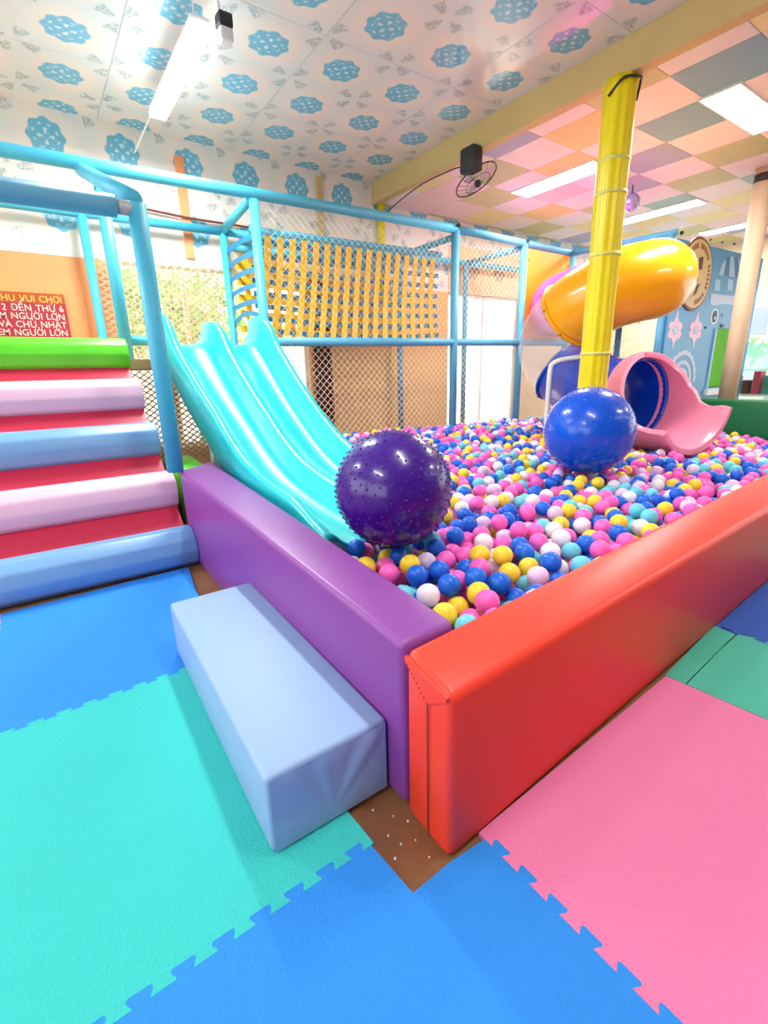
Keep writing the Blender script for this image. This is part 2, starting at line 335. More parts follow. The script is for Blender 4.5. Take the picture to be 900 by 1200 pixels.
tree(14.5, 3.6, 2.2, .9, 'low bushy tree outside the right glazing, nearest the glass')
struct(obj('ground_side', bx((11.5, -20, FLOOR-.2), (40, YW+.12, FLOOR-.1)), 'paving'), 'pale paving outside the right glazing')
hb = thing('far_house', 'pale low house wall outside the back window', 'building', (3, 16, FLOOR-.1))
obj('wall', bx((-4, 16, FLOOR-.1), (8, 18, 2.4)), 'cream', hb); obj('roof', bx((-4.3, 15.6, 2.4), (8.3, 18.3, 2.6)), 'beam_paint', hb)

# ------------------------------------------------------------------ foam floor mats with jigsaw edges
def teeth(p, q, n, h=.022, first=1):
    p = Vector((*p, 0)); q = Vector((*q, 0)); d = (q-p)/n; L = d.length; t = d.normalized(); nn = Vector((-t.y, t.x, 0)); out = [p]
    for k in range(n):
        s = first; o = p+d*k
        for f, g in ((.30, 0), (.27, .25), (.22, .55), (.20, .8), (.25, 1), (.75, 1), (.80, .8), (.78, .55), (.73, .25), (.70, 0)): out.append(o + t*L*f + nn*(h*s*(g)))
    out.append(q); return [(v.x, v.y) for v in out]
def mat_piece(name, loops, z, m, label, grp=None):
    poly = []
    for l in loops:
        for v in l:
            if not poly or (abs(poly[-1][0]-v[0])+abs(poly[-1][1]-v[1])) > 1e-5: poly.append(v)
    if abs(poly[0][0]-poly[-1][0])+abs(poly[0][1]-poly[-1][1]) < 1e-5: poly.pop()
    return tag(obj(name, prism(poly, (0, 0, 0), X_, Y_, Z_, FLOOR, z), m), label, 'mat', grp)
R_ = lambda l: l[::-1]
tb_near = teeth((-.54, .735), (.462, .748), 13, .022, 1)
tb_near_r = [v for v in tb_near if v[0] > -.309]
tb_far = teeth((-.54, 1.74), (.40, 1.762), 12, .018, 1)
bl_left = teeth((-.298, 1.745), (-.318, 2.78), 12, .02, 1)
pb = teeth((.69, .60), (.69, -.32), 12, .022, 1)
# teal, front blue, left blue, pink, greens, right blue, far-left
mat_piece('foam_mat', [tb_near, [(.470, .75), (.418, 1.762)], R_(tb_far)], 0, 'f_teal', 'large teal foam floor mat the step block stands on')
mat_piece('foam_mat', [[(-.309, tb_near_r[0][1])], tb_near_r, [(.462, .748), (.474, .604), (.585, .607), (.69, .60)], pb, [(-.309, -.32)]], -.0005, 'f_blue', 'bright blue foam floor mat reaching the red wall corner')
far_l = [v for v in tb_far if v[0] > -.298]
mat_piece('foam_mat', [[(-.298, 1.745)], far_l, [(.40, 1.762), (.45, 1.765), (.512, 2.49), (.560, 2.83), (-.318, 2.785)], R_(bl_left)], -.0008, 'f_blue', 'bright blue foam floor mat at the foot of the padded stairs')
far_l2 = [v for v in tb_far if v[0] < -.298]
mat_piece('foam_mat', [far_l2, bl_left, [(-1.3, 2.74), (-1.3, 1.72)]], -.001, 'f_pink', 'pink foam floor mat beside the blue one at the stairs')
mat_piece('foam_mat', [R_(pb), [(.69, .62), (1.682, .655), (1.70, .33), (1.72, -.32)]], 0, 'f_pink', 'large pink foam floor mat along the red padded wall')
gb = teeth((2.205, .70), (2.225, -.25), 12, .018, 1)
mat_piece('foam_mat', [[(1.688, .593), (2.03, .614), (2.195, .624), (2.205, .70), (2.2, .705), (1.688, .660)]], -.0004, 'f_green', 'narrow green foam strip cut to fit against the red wall')
gb2 = [v for v in gb if v[1] < .60]
mat_piece('foam_mat', [[(1.704, .33), (1.722, -.25), (2.225, -.25)], R_(gb2), [(2.205, .615), (2.03, .611), (1.69, .588)]], 0, 'f_green', 'green foam floor mat between the pink and the dark blue mats')
mat_piece('foam_mat', [gb, [(3.2, -.25), (3.2, .75)]], -.0006, 'f_navy', 'dark blue foam floor mat beyond the green one')

mat_piece('foam_mat', [[(3.203, .755), (3.203, -.25), (4.2, -.25), (4.2, .79)]], -.0003, 'f_teal', 'teal foam floor mat beyond the dark blue one')
mat_piece('foam_mat', [[(4.203, .795), (4.203, -.25), (5.2, -.25), (5.2, .85)]], -.0006, 'f_pink', 'pink foam floor mat beyond the far teal one')
# crumbs on the bare floor
for px, py in ((437, 950), (461, 957), (463, 1007), (503, 1005), (478, 963), (455, 980), (487, 985), (470, 990)):
    c = onz(px, py, FLOOR); r_ = random.uniform(.0024, .0042)
    tag(obj('crumb', sphere((c.x, c.y, FLOOR+r_*.7), r_, 1), 'white_paint'), 'tiny white crumb on the bare brown floor by the red corner', 'crumb', 'crumbs on the brown floor')

# ------------------------------------------------------------------ padded pit walls, step, stairs
F = FLOOR
pw = thing('padded_wall', 'long purple vinyl padded wall of the ball pit beside the step block', 'padded wall', (.69, 2, F))
obj('pad', hexa([(.597, .792, F), (.775, .800, F), (.868, 3.22, F), (.630, 3.02, F)], [(.597, .795, .463), (.775, .805, .463), (.876, 3.24, .535), (.630, 3.04, .535)], .02, 4), 'v_purple', pw, True)
rw = thing('padded_wall', 'long red vinyl padded wall along the front of the ball pit', 'padded wall', (3.5, .9, F))
XR = 6.45
def fy(x): return .614+.053*(x-.587)
def by(x): return .800+.067*(x-.76)
obj('pad', hexa([(.587, .614, F), (XR, fy(XR), F), (XR, by(XR), F), (.594, .782, F)], [(.589, .618, .428), (XR, fy(XR)+.005, .428), (XR, by(XR), .463), (.594, .780, .463)], .022, 4), 'v_red', rw, True)
# seam and sewn flap on the red end
sx0 = .5875
obj('seam', tube([(.5868, .688, F+.01), (.5868, .692, .375)], .0018, 6), 'rim_brown', rw)
fl = prism([(.628, .414), (.692, .372), (.768, .440), (.770, .452), (.628, .424)], (.590, 0, 0), Y_, Z_, X_, -.0055, .004)
fo = obj('corner_flap', fl, 'v_red', rw)
for k in range(9):
    a = Vector((.5838, .692+.0085*k, .376+.0075*k)); obj('stitch', sphere(a, .0022, 1), 'rim_brown', fo)
gw = thing('padded_wall', 'dark green vinyl padded wall at the far end of the ball pit', 'padded wall', (6.55, 2, F))
obj('pad', bx((6.47, 1.0, F), (6.68, 3.22, .675), .025, 3), 'v_green', gw, True)
lw = thing('padded_wall', 'short lime green padded block between the stairs and the slide', 'padded wall', (.8, 3.4, F))
obj('pad', hexa([(.66, 3.26, F), (.865, 3.28, F), (.865, 3.75, F), (.66, 3.75, F)], [(.66, 3.26, .50), (.865, 3.28, .50), (.865, 3.75, .52), (.66, 3.75, .52)], .02, 3), 'v_lime', lw, True)
# step block with puckered end
def step_block():
    bm = bmesh.new(); nx, ny, nz = 14, 26, 10
    P = lambda u, v, w_: Vector((.262+.334*u + .028*v*(1), .862+1.055*v, w_*.217)) 
    bmesh.ops.create_cube(bm, size=1)
    for v in bm.verts:
        u, t, w_ = v.co.x+.5, v.co.y+.5, v.co.z+.5; v.co = P(u, t, w_)
    bmesh.ops.bevel(bm, geom=bm.edges[:], offset=.014, segments=3, profile=.5, affect='EDGES')
    return bm
sb = thing('step_block', 'light blue vinyl step block in front of the purple wall', 'step', (.43, 1.4, 0))
obj('pad', step_block(), 'v_step', sb, True)
bm = bmesh.new()     # gathered vinyl folds on the near end
NX, NZ = 34, 18; grid = []
for j in range(NZ+1):
    row = []
    for i in range(NX+1):
        u, w_ = .02+.96*i/NX, .03+.94*j/NZ; fold = 0
        edge = min(u, 1-u, w_, 1-w_)/.12; edge = max(0, min(1, edge))
        du = (u-.48)*(1.6); fan = math.atan2(w_-.15, du)
        fold = (math.sin(fan*9)*.5+math.sin(fan*15+1)*.3)*.006*edge*min(1, w_*1.4)
        row.append(bm.verts.new((.264+.330*u, .8605-.003*edge-fold*.7-.002, w_*.217)))
    grid.append(row)
for j in range(NZ):
    for i in range(NX): bm.faces.new((grid[j][i], grid[j][i+1], grid[j+1][i+1], grid[j+1][i]))
obj('gathered_end', bm, 'v_step', sb, True)
# stairs
st = thing('padded_stairs', 'padded stairs of pink and blue rolls on a red ramp', 'stairs', (-.4, 3.5, F))
XS0, XS1 = -2.0, .628
cols = ['v_blue', 'v_pink', 'v_blue', 'v_pink', 'v_lime']
def roll(y, z, m):
    prof = []
    for k in range(10):
        a = math.radians(-90+36/2+k*36); prof.append((.130*math.cos(a), .124*math.sin(a)))
    bm = prism([(y+p[0], z+p[1]) for p in prof], (0, 0, 0), Y_, Z_, X_, XS0, XS1)
    ed = [e for e in bm.edges]
    bmesh.ops.bevel(bm, geom=ed, offset=.012, segments=2, profile=.5, affect='EDGES')
    return obj('roll', bm, m, st, True)
for i, m in enumerate(cols): roll(2.925+.327*i, .112+F+.284*i, m)
for i in range(4):
    y0, z0 = 2.985+.325*(i+.05), .12+.287*(i+.05); y1, z1 = y0+.325, z0+.287
    z0c = max(z0, F)
    obj('riser_pad', prism([(y0, z0c), (y1, z1), (y1+.17, z1-.15), (y0+.17, max(z0c-.15, F))], (0, 0, 0), Y_, Z_, X_, XS0+.01, XS1-.012), 'v_riser', st)
obj('side_board', prism([(3.1, F), (4.4, 1.15), (4.4, F)], (0, 0, 0), Y_, Z_, X_, XS1-.06, XS1-.02), 'tube_foam_b', st)

# ------------------------------------------------------------------ blue play frame
pf = thing('play_frame', 'light blue padded tube play frame around the ball pit', 'play frame', (3, 4.75, F))
Y1, Y2, RT, ZTOP, ZMID = 4.75, 5.60, .045, 2.60, 1.39
def post(x, y, z0, z1, r=RT, m='tube_foam'): return obj('post', tube([(x, y, z0), (x, y, z1)], r, 14), m, pf, True)
def rail(a, b, r=RT, m='tube_foam', n=1): return obj('rail', tube([a, b], r, 14), m, pf, True)
XC = 6.75
rail((-2.2, Y1, ZTOP), (4.45, Y1, ZTOP+.08), .048); rail((4.45, Y1, ZTOP+.08), (XC, Y1, ZTOP+.06), .045, 'tube_foam_b')
rail((-2.2, Y2, 2.50), (1.93, Y2, 2.52), .04); rail((1.93, Y2, 2.52), (XC, Y2, 2.56), .04)
A = Vector((.606, 3.02, 1.93))
post(A.x, A.y, .535, A.z, .046); 
rail((-2.2, 3.02, 1.90), (.505, 3.02, 1.905), .052, 'tube_foam_b')
obj('joint', tube([(.50, 3.02, 1.905), (.60, 3.02, 1.905)], .036, 12), 'grey_metal', pf, True)
rail((.60, Y1, ZTOP-.01), (.60, 3.06, 1.96), .048)
post(.69, 4.62, 1.15, ZTOP-.06, .046); post(.645, Y2, F, 2.50, .04)
post(1.93, Y2, F, 2.52, .042); post(1.95, Y1, F, ZTOP+.0, .046)
rail((1.945, Y1, ZTOP+.03), (1.93, Y2, 2.53), .04)
for x, r in ((4.45, .05), (5.70, .05)): post(x, Y1, F, ZTOP+.06, r, 'tube_foam_b')
post(XC, Y1, F, ZTOP+.06, .045, 'tube_foam_b'); post(4.24, Y2, F, 2.5, .04, 'tube_foam_b'); post(5.46, Y2, F, 2.55, .04, 'tube_foam_b')
rail((.66, Y1-.1, ZMID-.02), (.95, Y1-.1, ZMID-.02), .042); rail((1.75, Y1, ZMID-.01), (XC, Y1, ZMID+.04), .045, 'tube_foam_b')
rail((4.45, Y1, ZTOP-.0), (4.24, Y2, 2.52), .036); rail((5.70, Y1, ZTOP+.02), (5.46, Y2, 2.55), .036)
rail((XC, Y1, ZTOP+.06), (XC, 3.3, ZTOP+.02), .042, 'tube_foam_b'); post(XC, 3.36, F, ZTOP+.02, .042, 'tube_foam_b')
for x, y, z in ((4.45, Y1-.05, ZTOP+.14), (5.70, Y1-.05, ZTOP+.12), (XC, 3.4, ZTOP+.07), (XC+.12, 3.3, ZTOP+.06)):
    obj('bolt_cap', sphere((x, y, z-.03), .025, 2), 'dark', pf, True)
obj('deck', bx((-2.0, 4.30, 1.14), (1.97, Y2-.03, 1.21)), 'deck_wood', pf)
bm = bx((5.75, Y1-.012, ZMID+.08), (6.70, Y1+.012, ZTOP+.01)); obj('orange_panel', bm, 'orange_panel', pf)
for x, z in ((5.79, ZTOP-.12), (5.79, ZMID+.2), (6.66, ZTOP-.12)): obj('panel_bolt', sphere((x, Y1-.014, z), .012, 1), 'dark', pf)
def net(name, plane, c, a0, a1, z0, z1, cell, wd, m, parent, asp=1.0):
    """diamond net of thin strands in the plane y=c (plane 'y') or x=c"""
    bm = bmesh.new(); W, H = a1-a0, z1-z0
    def strand(p, q, off):
        d = Vector((q[0]-p[0], q[1]-p[1])); 
        if d.length < .01: return
        t = d.normalized(); n = Vector((-t.y, t.x))*wd/2
        vs = []
        for (u, v) in (p, q):
            for s, k in ((1, off), (-1, off), (-1, off+wd), (1, off+wd)):
                uu, vv = a0+u+n.x*s, z0+v+n.y*s
                vs.append(bm.verts.new((uu, c+k, vv) if plane == 'y' else (c+k, uu, vv)))
        for i in range(4): bm.faces.new((vs[i], vs[(i+1) % 4], vs[4+(i+1) % 4], vs[4+i]))
    kx = cell; sl = asp
    n0 = int(-H/sl/kx)-1; n1 = int(W/kx)+1
    for i in range(n0, n1+1):
        u0 = i*kx
        ulo, uhi = u0, u0+H/sl
        a, b = max(0, ulo), min(W, uhi)
        if b > a: strand((a, (a-u0)*sl), (b, (b-u0)*sl), 0)
        if b > a: strand((W-a, (a-u0)*sl), (W-b, (b-u0)*sl), wd*.5)
    return obj(name, bm, m, parent)
BL = .30
for a0, a1, z0, z1 in ((2.0, 4.40, BL, ZMID-.04), (2.0, 4.40, ZMID+.05, ZTOP-.02), (4.50, 5.65, BL, ZMID-.03), (4.50, 5.65, ZMID+.05, ZTOP), (5.76, 6.7, BL, ZMID)):
    n_ = net('safety_net', 'y', Y1+.02, a0, a1, z0, z1, .078, .003 if z0 > 1 else .005, 'net_cream', pf); n_['kind'] = 'stuff'
n_ = net('safety_net', 'x', XC, 3.4, 4.7, BL, ZTOP-.05, .075, .006, 'net_cream', pf); n_['kind'] = 'stuff'
n_ = net('safety_net', 'y', Y2+.03, .70, 1.88, .2, 2.16, .082, .014, 'net_brown', pf, .72); n_['kind'] = 'stuff'

# strap climbing net hung in the frame
sn = thing('strap_net', 'woven climbing net of yellow and blue straps hung in the frame', 'climbing net', (3.2, 4.95, ZMID))
def strap(pts, wdir, wid, m):
    bm = bmesh.new(); W_ = Vector(wdir)*wid/2; prev = None
    fr = frames(pts)
    for p, n, b, t in fr:
        nn = t.cross(Vector(wdir)).normalized()*.004
        cur = [bm.verts.new(p+W_+nn), bm.verts.new(p-W_+nn), bm.verts.new(p-W_-nn), bm.verts.new(p+W_-nn)]
        if prev:
            for i in range(4): bm.faces.new((prev[i], prev[(i+1) % 4], cur[(i+1) % 4], cur[i]))
        prev = cur
    return obj('strap', bm, m, sn)
zb, zt = ZMID+.06, 2.38
nv = 17
for k in range(nv):
    x = 2.15+(4.28-2.15)*k/(nv-1); lean = -.16*(1-k/(nv-1))**.6
    pts = [(x+lean*(1-t)**2, 4.96+.05*math.sin(t*math.pi), zb+(zt-zb)*t) for j, t in enumerate([i/18 for i in range(19)])]
    strap(pts, X_, .068, 'strap_yellow')
for k in range(8):
    z = zb+.06+(zt-zb-.12)*k/7
    pts = [(1.98+(4.40-1.98)*t, 4.975+.05*math.sin(math.pi*(k+.5)/8), z-.05*math.sin(t*math.pi)*(1-k/7)) for j, t in enumerate([i/34 for i in range(35)])]
    strap(pts, Z_, .05, 'strap_blue')
for k in range(6):      # side straps between the two slide posts
    z = 1.62+.14*k
    strap([(1.94, Y1+.05+(Y2-Y1-.1)*t, z+(.06*math.sin(t*math.pi) if k == 0 else .015*math.sin(t*3))) for t in [i/6 for i in range(7)]], Z_, .045, 'strap_blue')
for k in range(6):      # rear yellow straps
    z = 1.56+.16*k
    strap([(2.0+2.2*t, 5.52, z-.03*math.sin(t*math.pi)) for t in [i/8 for i in range(9)]], Z_, .07, 'strap_yellow')
for k in range(5):
    x = 2.12+.17*k
    strap([(x, 5.55, z) for z in (1.45, 1.9, 2.4)], X_, .07, 'strap_yellow')
obj('top_bar', tube([(1.98, 4.98, zt+.03), (4.42, 4.98, zt+.06)], .035, 10), 'tube_foam', sn, True)
obj('inner_bar', tube([(1.98, 5.5, 2.36), (4.2, 5.5, 2.38)], .035, 10), 'tube_foam', sn, True)

# ------------------------------------------------------------------ turquoise double slide
ds = thing('double_slide', 'turquoise plastic double slide running down into the ball pit', 'slide', (1.27, 3, F))
path = spline([(0, 4.22, 1.335), (0, 4.02, 1.31), (0, 3.80, 1.175), (0, 3.45, .90), (0, 3.05, .635), (0, 2.70, .475), (0, 2.3, .395), (0, 1.95, .365), (0, 1.70, .36)], 6)
sec = [(.885, -.12), (.885, .12), (.900, .145), (.930, .145), (.950, .12), (.975, .02), (1.02, -.012), (1.09, -.02), (1.16, -.012), (1.205, .02), (1.232, .09), (1.255, .108), (1.285, .108), (1.308, .09), (1.335, .02), (1.38, -.012), (1.45, -.02), (1.52, -.012), (1.565, .02), (1.59, .12), (1.61, .145), (1.64, .145), (1.655, .12), (1.655, -.12)]
bm = bmesh.new(); rows = []
for p, n, b, t in frames(path):
    nrm = Vector((0, -t.z, t.y)); 
    if nrm.z < 0: nrm = -nrm
    hump = max(0, min(1, (p.y-3.75)/.25)); hump = hump*hump*(3-2*hump); endf = max(0, min(1, (p.y-1.70)/.35))
    row = []
    for x, h in sec:
        hh = h*(1+.45*hump*(h > .05)) 
        if h > .05: hh = hh*(.35+.65*endf)
        if h < -.05 : hh = h*(.55+.45*endf)
        tw = max(0, min(1, (p.y-3.2)/.6)); xx = x + (x-1.655)*.075*tw; sk = .17*(x-.885)/.77*max(0, min(1, (2.5-p.y)/.8))
        row.append(bm.verts.new((xx, p.y+nrm.y*hh+sk, p.z+nrm.z*hh)))
    rows.append(row)
for a, c in zip(rows, rows[1:]):
    for k in range(len(sec)-1): bm.faces.new((a[k], a[k+1], c[k+1], c[k]))
so = obj('slide_bed', bm, 'slide_teal', ds, True)
md = so.modifiers.new('thick', 'SOLIDIFY'); md.thickness = .014; md.offset = -1
obj('support_leg', tube([(1.0, 3.6, F), (1.0, 3.6, .88)], .025, 10), 'grey_metal', ds, True); obj('support_leg', tube([(1.54, 3.6, F), (1.54, 3.6, .88)], .025, 10), 'grey_metal', ds, True)

# ------------------------------------------------------------------ exercise balls with nubs
def nub_ball(name, label, c, r, m, n):
    t = thing(name, label, 'exercise ball', (c.x, c.y, c.z-r))
    obj('ball', uvs(c, r, 64, 32), m, t, True)
    bm = bmesh.new(); ga = math.pi*(3-5**.5)
    src = bmesh.new(); bmesh.ops.create_icosphere(src, subdivisions=1, radius=1); vs = [v.co.copy() for v in src.verts]; fs = [[v.index for v in f.verts] for f in src.faces]; src.free()
    for i in range(n):
        z = 1-2*(i+.5)/n; rr = math.sqrt(1-z*z); d = Vector((rr*math.cos(ga*i), rr*math.sin(ga*i), z))
        nv_ = [bm.verts.new(c+d*r+v*.0052) for v in vs]
        for f in fs: bm.faces.new([nv_[k] for k in f])
    o = obj('nubs', bm, m, t, True); o['kind'] = 'stuff'
PBC = unp(461, 573, .48*565/136); PBR = .24
BBC = unp(690, 505, .60*565/100); BBR = .30
nub_ball('exercise_ball', 'big purple spiked exercise ball at the foot of the slide', PBC, PBR, 'ball_purple', 620)
nub_ball('exercise_ball', 'big blue spiked exercise ball in front of the yellow pole', BBC, BBR, 'ball_blue', 620)

# ------------------------------------------------------------------ yellow padded pole
PX, PY = 3.96, 2.48
yp = thing('padded_pole', 'tall yellow vinyl padded pole standing in the ball pit', 'pole', (PX, PY, F))
bm = bmesh.new(); rings = []
for z in [F+.01+(CEIL_R-.03-F)*k/40 for k in range(41)]:
    rings.append([bm.verts.new((PX+(.113+.005*math.cos(a*9)+.002*math.sin(z*9+a*3))*math.cos(a), PY+(.113+.005*math.cos(a*9)+.002*math.sin(z*9+a*3))*math.sin(a), z)) for a in [2*math.pi*i/54 for i in range(54)]])
for a, c in zip(rings, rings[1:]):
    for k in range(54): bm.faces.new((a[k], a[(k+1) % 54], c[(k+1) % 54], c[k]))
bm.faces.new(rings[-1]); bm.faces.new(rings[0][::-1])
obj('sleeve', bm, 'v_yellow', yp, True)
mk('tape', (225, 226, 120), .25)
for z in (2.36, 2.58, 1.93, 1.18): obj('tape_band', tube([(PX, PY, z-.012), (PX, PY, z+.012)], .1215, 40), 'tape', yp, True)
obj('top_wire', tube(spline([(PX-.12, PY+.02, 2.98), (PX-.1, PY-.08, 3.06), (PX+.03, PY-.125, 3.08), (PX+.1, PY-.09, 3.08), (PX+.12, PY-.06, 2.98)], 5), .009, 6), 'dark', yp)

# ------------------------------------------------------------------ tube slide
ts = thing('tube_slide', 'winding tube slide of pink, yellow, clear and blue sections', 'tube slide', (5.2, 3.2, F))
TR = .37
ctrl = [(6.50, 4.72, 1.88), (6.15, 4.50, 1.88), (5.86, 4.16, 1.88), (5.76, 3.7, 1.92), (5.72, 3.3, 1.93), (5.60, 2.95, 1.92), (5.27, 2.75, 1.89), (4.96, 2.92, 1.82), (4.88, 3.15, 1.73), (4.87, 3.38, 1.61), (4.92, 3.60, 1.44), (5.05, 3.72, 1.24), (5.14, 3.60, 1.02), (5.04, 3.3, .92), (4.84, 2.95, .82), (4.745, 2.66, .772), (4.695, 2.42, .765)]
TP_ = spline(ctrl, 8)
def section(i0, i1, m, name, seg=40):
    pts = TP_[int(i0*8):int(i1*8)+1]
    bm = tube(pts, TR, seg, cap=False); o = obj(name, bm, m, ts, True); md = o.modifiers.new('thick', 'SOLIDIFY'); md.thickness = .012; md.offset = -1; return o
def flange(i, m):
    k = int(i*8); p = TP_[k]; t = (TP_[min(k+1, len(TP_)-1)]-TP_[k-1]).normalized()
    fo = obj('flange', tube([p-t*.016, p+t*.016], TR+.022, 40, cap=False), m, ts, True); md = fo.modifiers.new('thick', 'SOLIDIFY'); md.thickness = .03; md.offset = -1
    n = t.orthogonal().normalized(); b = t.cross(n)
    for q in range(8):
        a = q*math.pi/4+.2; c = p+(n*math.cos(a)+b*math.sin(a))*(TR+.024); obj('bolt', sphere(c, .011, 1), 'dark', fo)
section(0, 4.5, 't_pink', 'pink_tube'); section(4.5, 9.0, 't_yellow', 'yellow_tube'); section(9.0, 12.0, 'clear', 'clear_elbow'); section(12.0, 16, 't_blue', 'blue_tube')
flange(4.5, 't_yellow'); flange(9.0, 't_yellow'); flange(12.0, 't_blue'); flange(.1, 't_pink')
# exit chute: hood ring opening into a flared trough
ax = [Vector(p)+Vector((-.09, .04, -.035)) for p in ((4.782, 2.46, .80), (4.768, 2.385, .80), (4.755, 2.28, .80), (4.735, 2.14, .80), (4.72, 2.0, .815), (4.71, 1.90, .84), (4.705, 1.84, .865))]
angL = [179.5, 179.5, 108, 66, 56, 54, 52]; angR = [179.5, 179.5, 134, 94, 80, 78, 74]; rad = [.395, .415, .42, .43, .445, .47, .50]
bm = bmesh.new(); rows = []; NA = 40
fine = spline(ax, 9)
def interp(l, s):
    s = max(0, min(len(l)-1-1e-6, s)); k = int(s); f = s-k; a = l[max(k-1, 0)]; b = l[k]; c = l[k+1]; d = l[min(k+2, len(l)-1)]
    v = .5*((2*b)+(c-a)*f+(2*a-5*b+4*c-d)*f*f+(3*b-a-3*c+d)*f**3); return min(max(v, min(b, c)), max(b, c))
for i, p in enumerate(fine):
    s = i/9; AL = math.radians(interp(angL, s)); AR = math.radians(interp(angR, s)); R = interp(rad, s)
    t = Vector((-.16, -1, 0)).normalized(); n = Vector((-t.y, t.x, 0))
    if n.x < 0: n = -n
    if 1.3 < s < 3.3: AR += math.radians(5*abs(math.sin((s-1.3)*math.pi*1.5)))
    rows.append([bm.verts.new(p + n*R*math.sin(a) - Z_*R*math.cos(a)*.98) for a in [-AL+(AL+AR)*k/NA for k in range(NA+1)]])
for a, c in zip(rows, rows[1:]):
    for k in range(NA): bm.faces.new((a[k], a[k+1], c[k+1], c[k]))
ch = obj('exit_chute', bm, 't_rose', ts, True); md = ch.modifiers.new('thick', 'SOLIDIFY'); md.thickness = .055; md.offset = 0
md2 = ch.modifiers.new('round', 'BEVEL'); md2.width = .024; md2.segments = 3; md2.limit_method = 'ANGLE'
sp0 = unp(647, 470, 4.75)
obj('support_pipe', tube(spline([(4.47, 3.3, F), (4.47, 3.3, .6), (4.47, 3.3, 1.02), (4.50, 3.28, 1.12), (4.62, 3.2, 1.16), (4.80, 3.1, 1.17)], 5), .026, 10), 'white_paint', ts, True)
obj('support_pipe', tube([(5.1, 3.55, F), (5.1, 3.55, .68)], .03, 10), 'tube_foam', ts, True)
obj('support_pipe', tube([(5.7, 3.3, F), (5.7, 3.3, 1.54)], .035, 10), 'tube_foam_b', ts, True)

# ------------------------------------------------------------------ mural panel
YM = 3.30
mp = thing('mural_panel', 'blue mural panel with painted tower face and flowers', 'mural', (7.9, YM, F))
L_, R2 = 6.80, 9.50
def zt_m(x): return 2.50+.09*(x-6.8)
obj('board', prism([(L_, F), (R2, F), (R2, 2.60), (L_, 2.56)], (0, YM, 0), X_, Z_, Y_, 0, .04), 'mural_blue', mp)
def mpix(pts): return [((q := ony(x, y, YM)).x, q.z) for x, y in pts]
def decal(name, pts, m, d=.004, off=0): return obj(name, prism(mpix(pts), (0, YM, 0), X_, Z_, Y_, -off-d, -off), m, mp)
def arc2(cx, cz, rx, rz, a0, a1, n): return [(cx+rx*math.cos(math.radians(a0+(a1-a0)*k/n)), cz+rz*math.sin(math.radians(a0+(a1-a0)*k/n))) for k in range(n+1)]
def decal3(name, poly, m, d=.004, off=0): return obj(name, prism(poly, (0, YM, 0), X_, Z_, Y_, -off-d, -off), m, mp)
# striped dome
dome = [(842, 322), (846, 309), (852, 301), (857, 300), (863, 302), (869, 309), (873, 324)]
bot = [(842, 322), (847.5, 323), (854, 324), (861, 325), (867, 326), (873, 326)]
top = [(846, 309), (851, 303), (855.5, 300.5), (860, 301), (864.5, 303), (870, 310)]
for k in range(5): decal('dome_stripe', [bot[k], bot[k+1], top[k+1], top[k]], 'mural_dark' if k % 2 else 'mural_light')
for xx in (838, 853, 867): decal('tower_window', [(xx, 327), (xx+6, 328), (xx+5, 341), (xx-1, 340)], 'mural_light')
decal('banner', [(833, 344), (868, 348), (867, 359), (850, 356), (838, 358), (832, 357)], 'mural_pale')
for ex, ey in ((837, 371), (861, 372)):
    q = ony(ex, ey, YM); decal3('eye', arc2(q.x, q.z, .115, .105, 0, 345, 20), 'eye_white'); decal3('pupil', arc2(q.x, q.z, .075, .085, 0, 345, 20), 'navy_ink', .003, .005); decal3('glint', arc2(q.x+.01, q.z-.02, .02, .025, 0, 330, 10), 'eye_white', .002, .009)
decal('nose', [(843.5, 380), (848, 380), (846.5, 384), (844.5, 384)], 'navy_ink', .004, .008)
q = ony(846, 369, YM); decal3('nose_dot', arc2(q.x, q.z, .02, .02, 0, 330, 10), 'navy_ink')
for fx, fy_ in ((791, 387), (815, 387)):
    q = ony(fx, fy_, YM)
    for k in range(6):
        a = math.radians(60*k+30); decal3('petal', arc2(q.x+.125*math.cos(a), q.z+.1*math.sin(a), .07, .055, 0, 340, 12), 'mural_pink', .004)
    decal3('flower_centre', arc2(q.x, q.z, .05, .045, 0, 340, 12), 'mural_pale', .005, .001)
    decal3('flower_stem', [(q.x-.03, q.z+.15), (q.x+.03, q.z+.15), (q.x+.01, q.z+.24), (q.x-.01, q.z+.24)], 'mural_pink'); decal3('flower_stem', [(q.x-.03, q.z-.15), (q.x+.03, q.z-.15), (q.x+.02, q.z-.22), (q.x-.02, q.z-.22)], 'mural_pale')
q = ony(798, 440, YM)
for k, r_ in enumerate((.42, .30, .20)):
    outer = arc2(q.x, q.z-.1, r_, r_, 0, 180, 24)
    if k == 0: outer = [((q.x+(p[0]-q.x)*(1.0+.06*(i % 2))), q.z-.1+(p[1]-q.z+.1)*(1.0+.06*(i % 2))) for i, p in enumerate(outer)]
    inner = arc2(q.x, q.z-.1, r_-.05, r_-.05, 180, 0, 24); decal3('sunburst_arc', outer+inner, 'mural_pale')
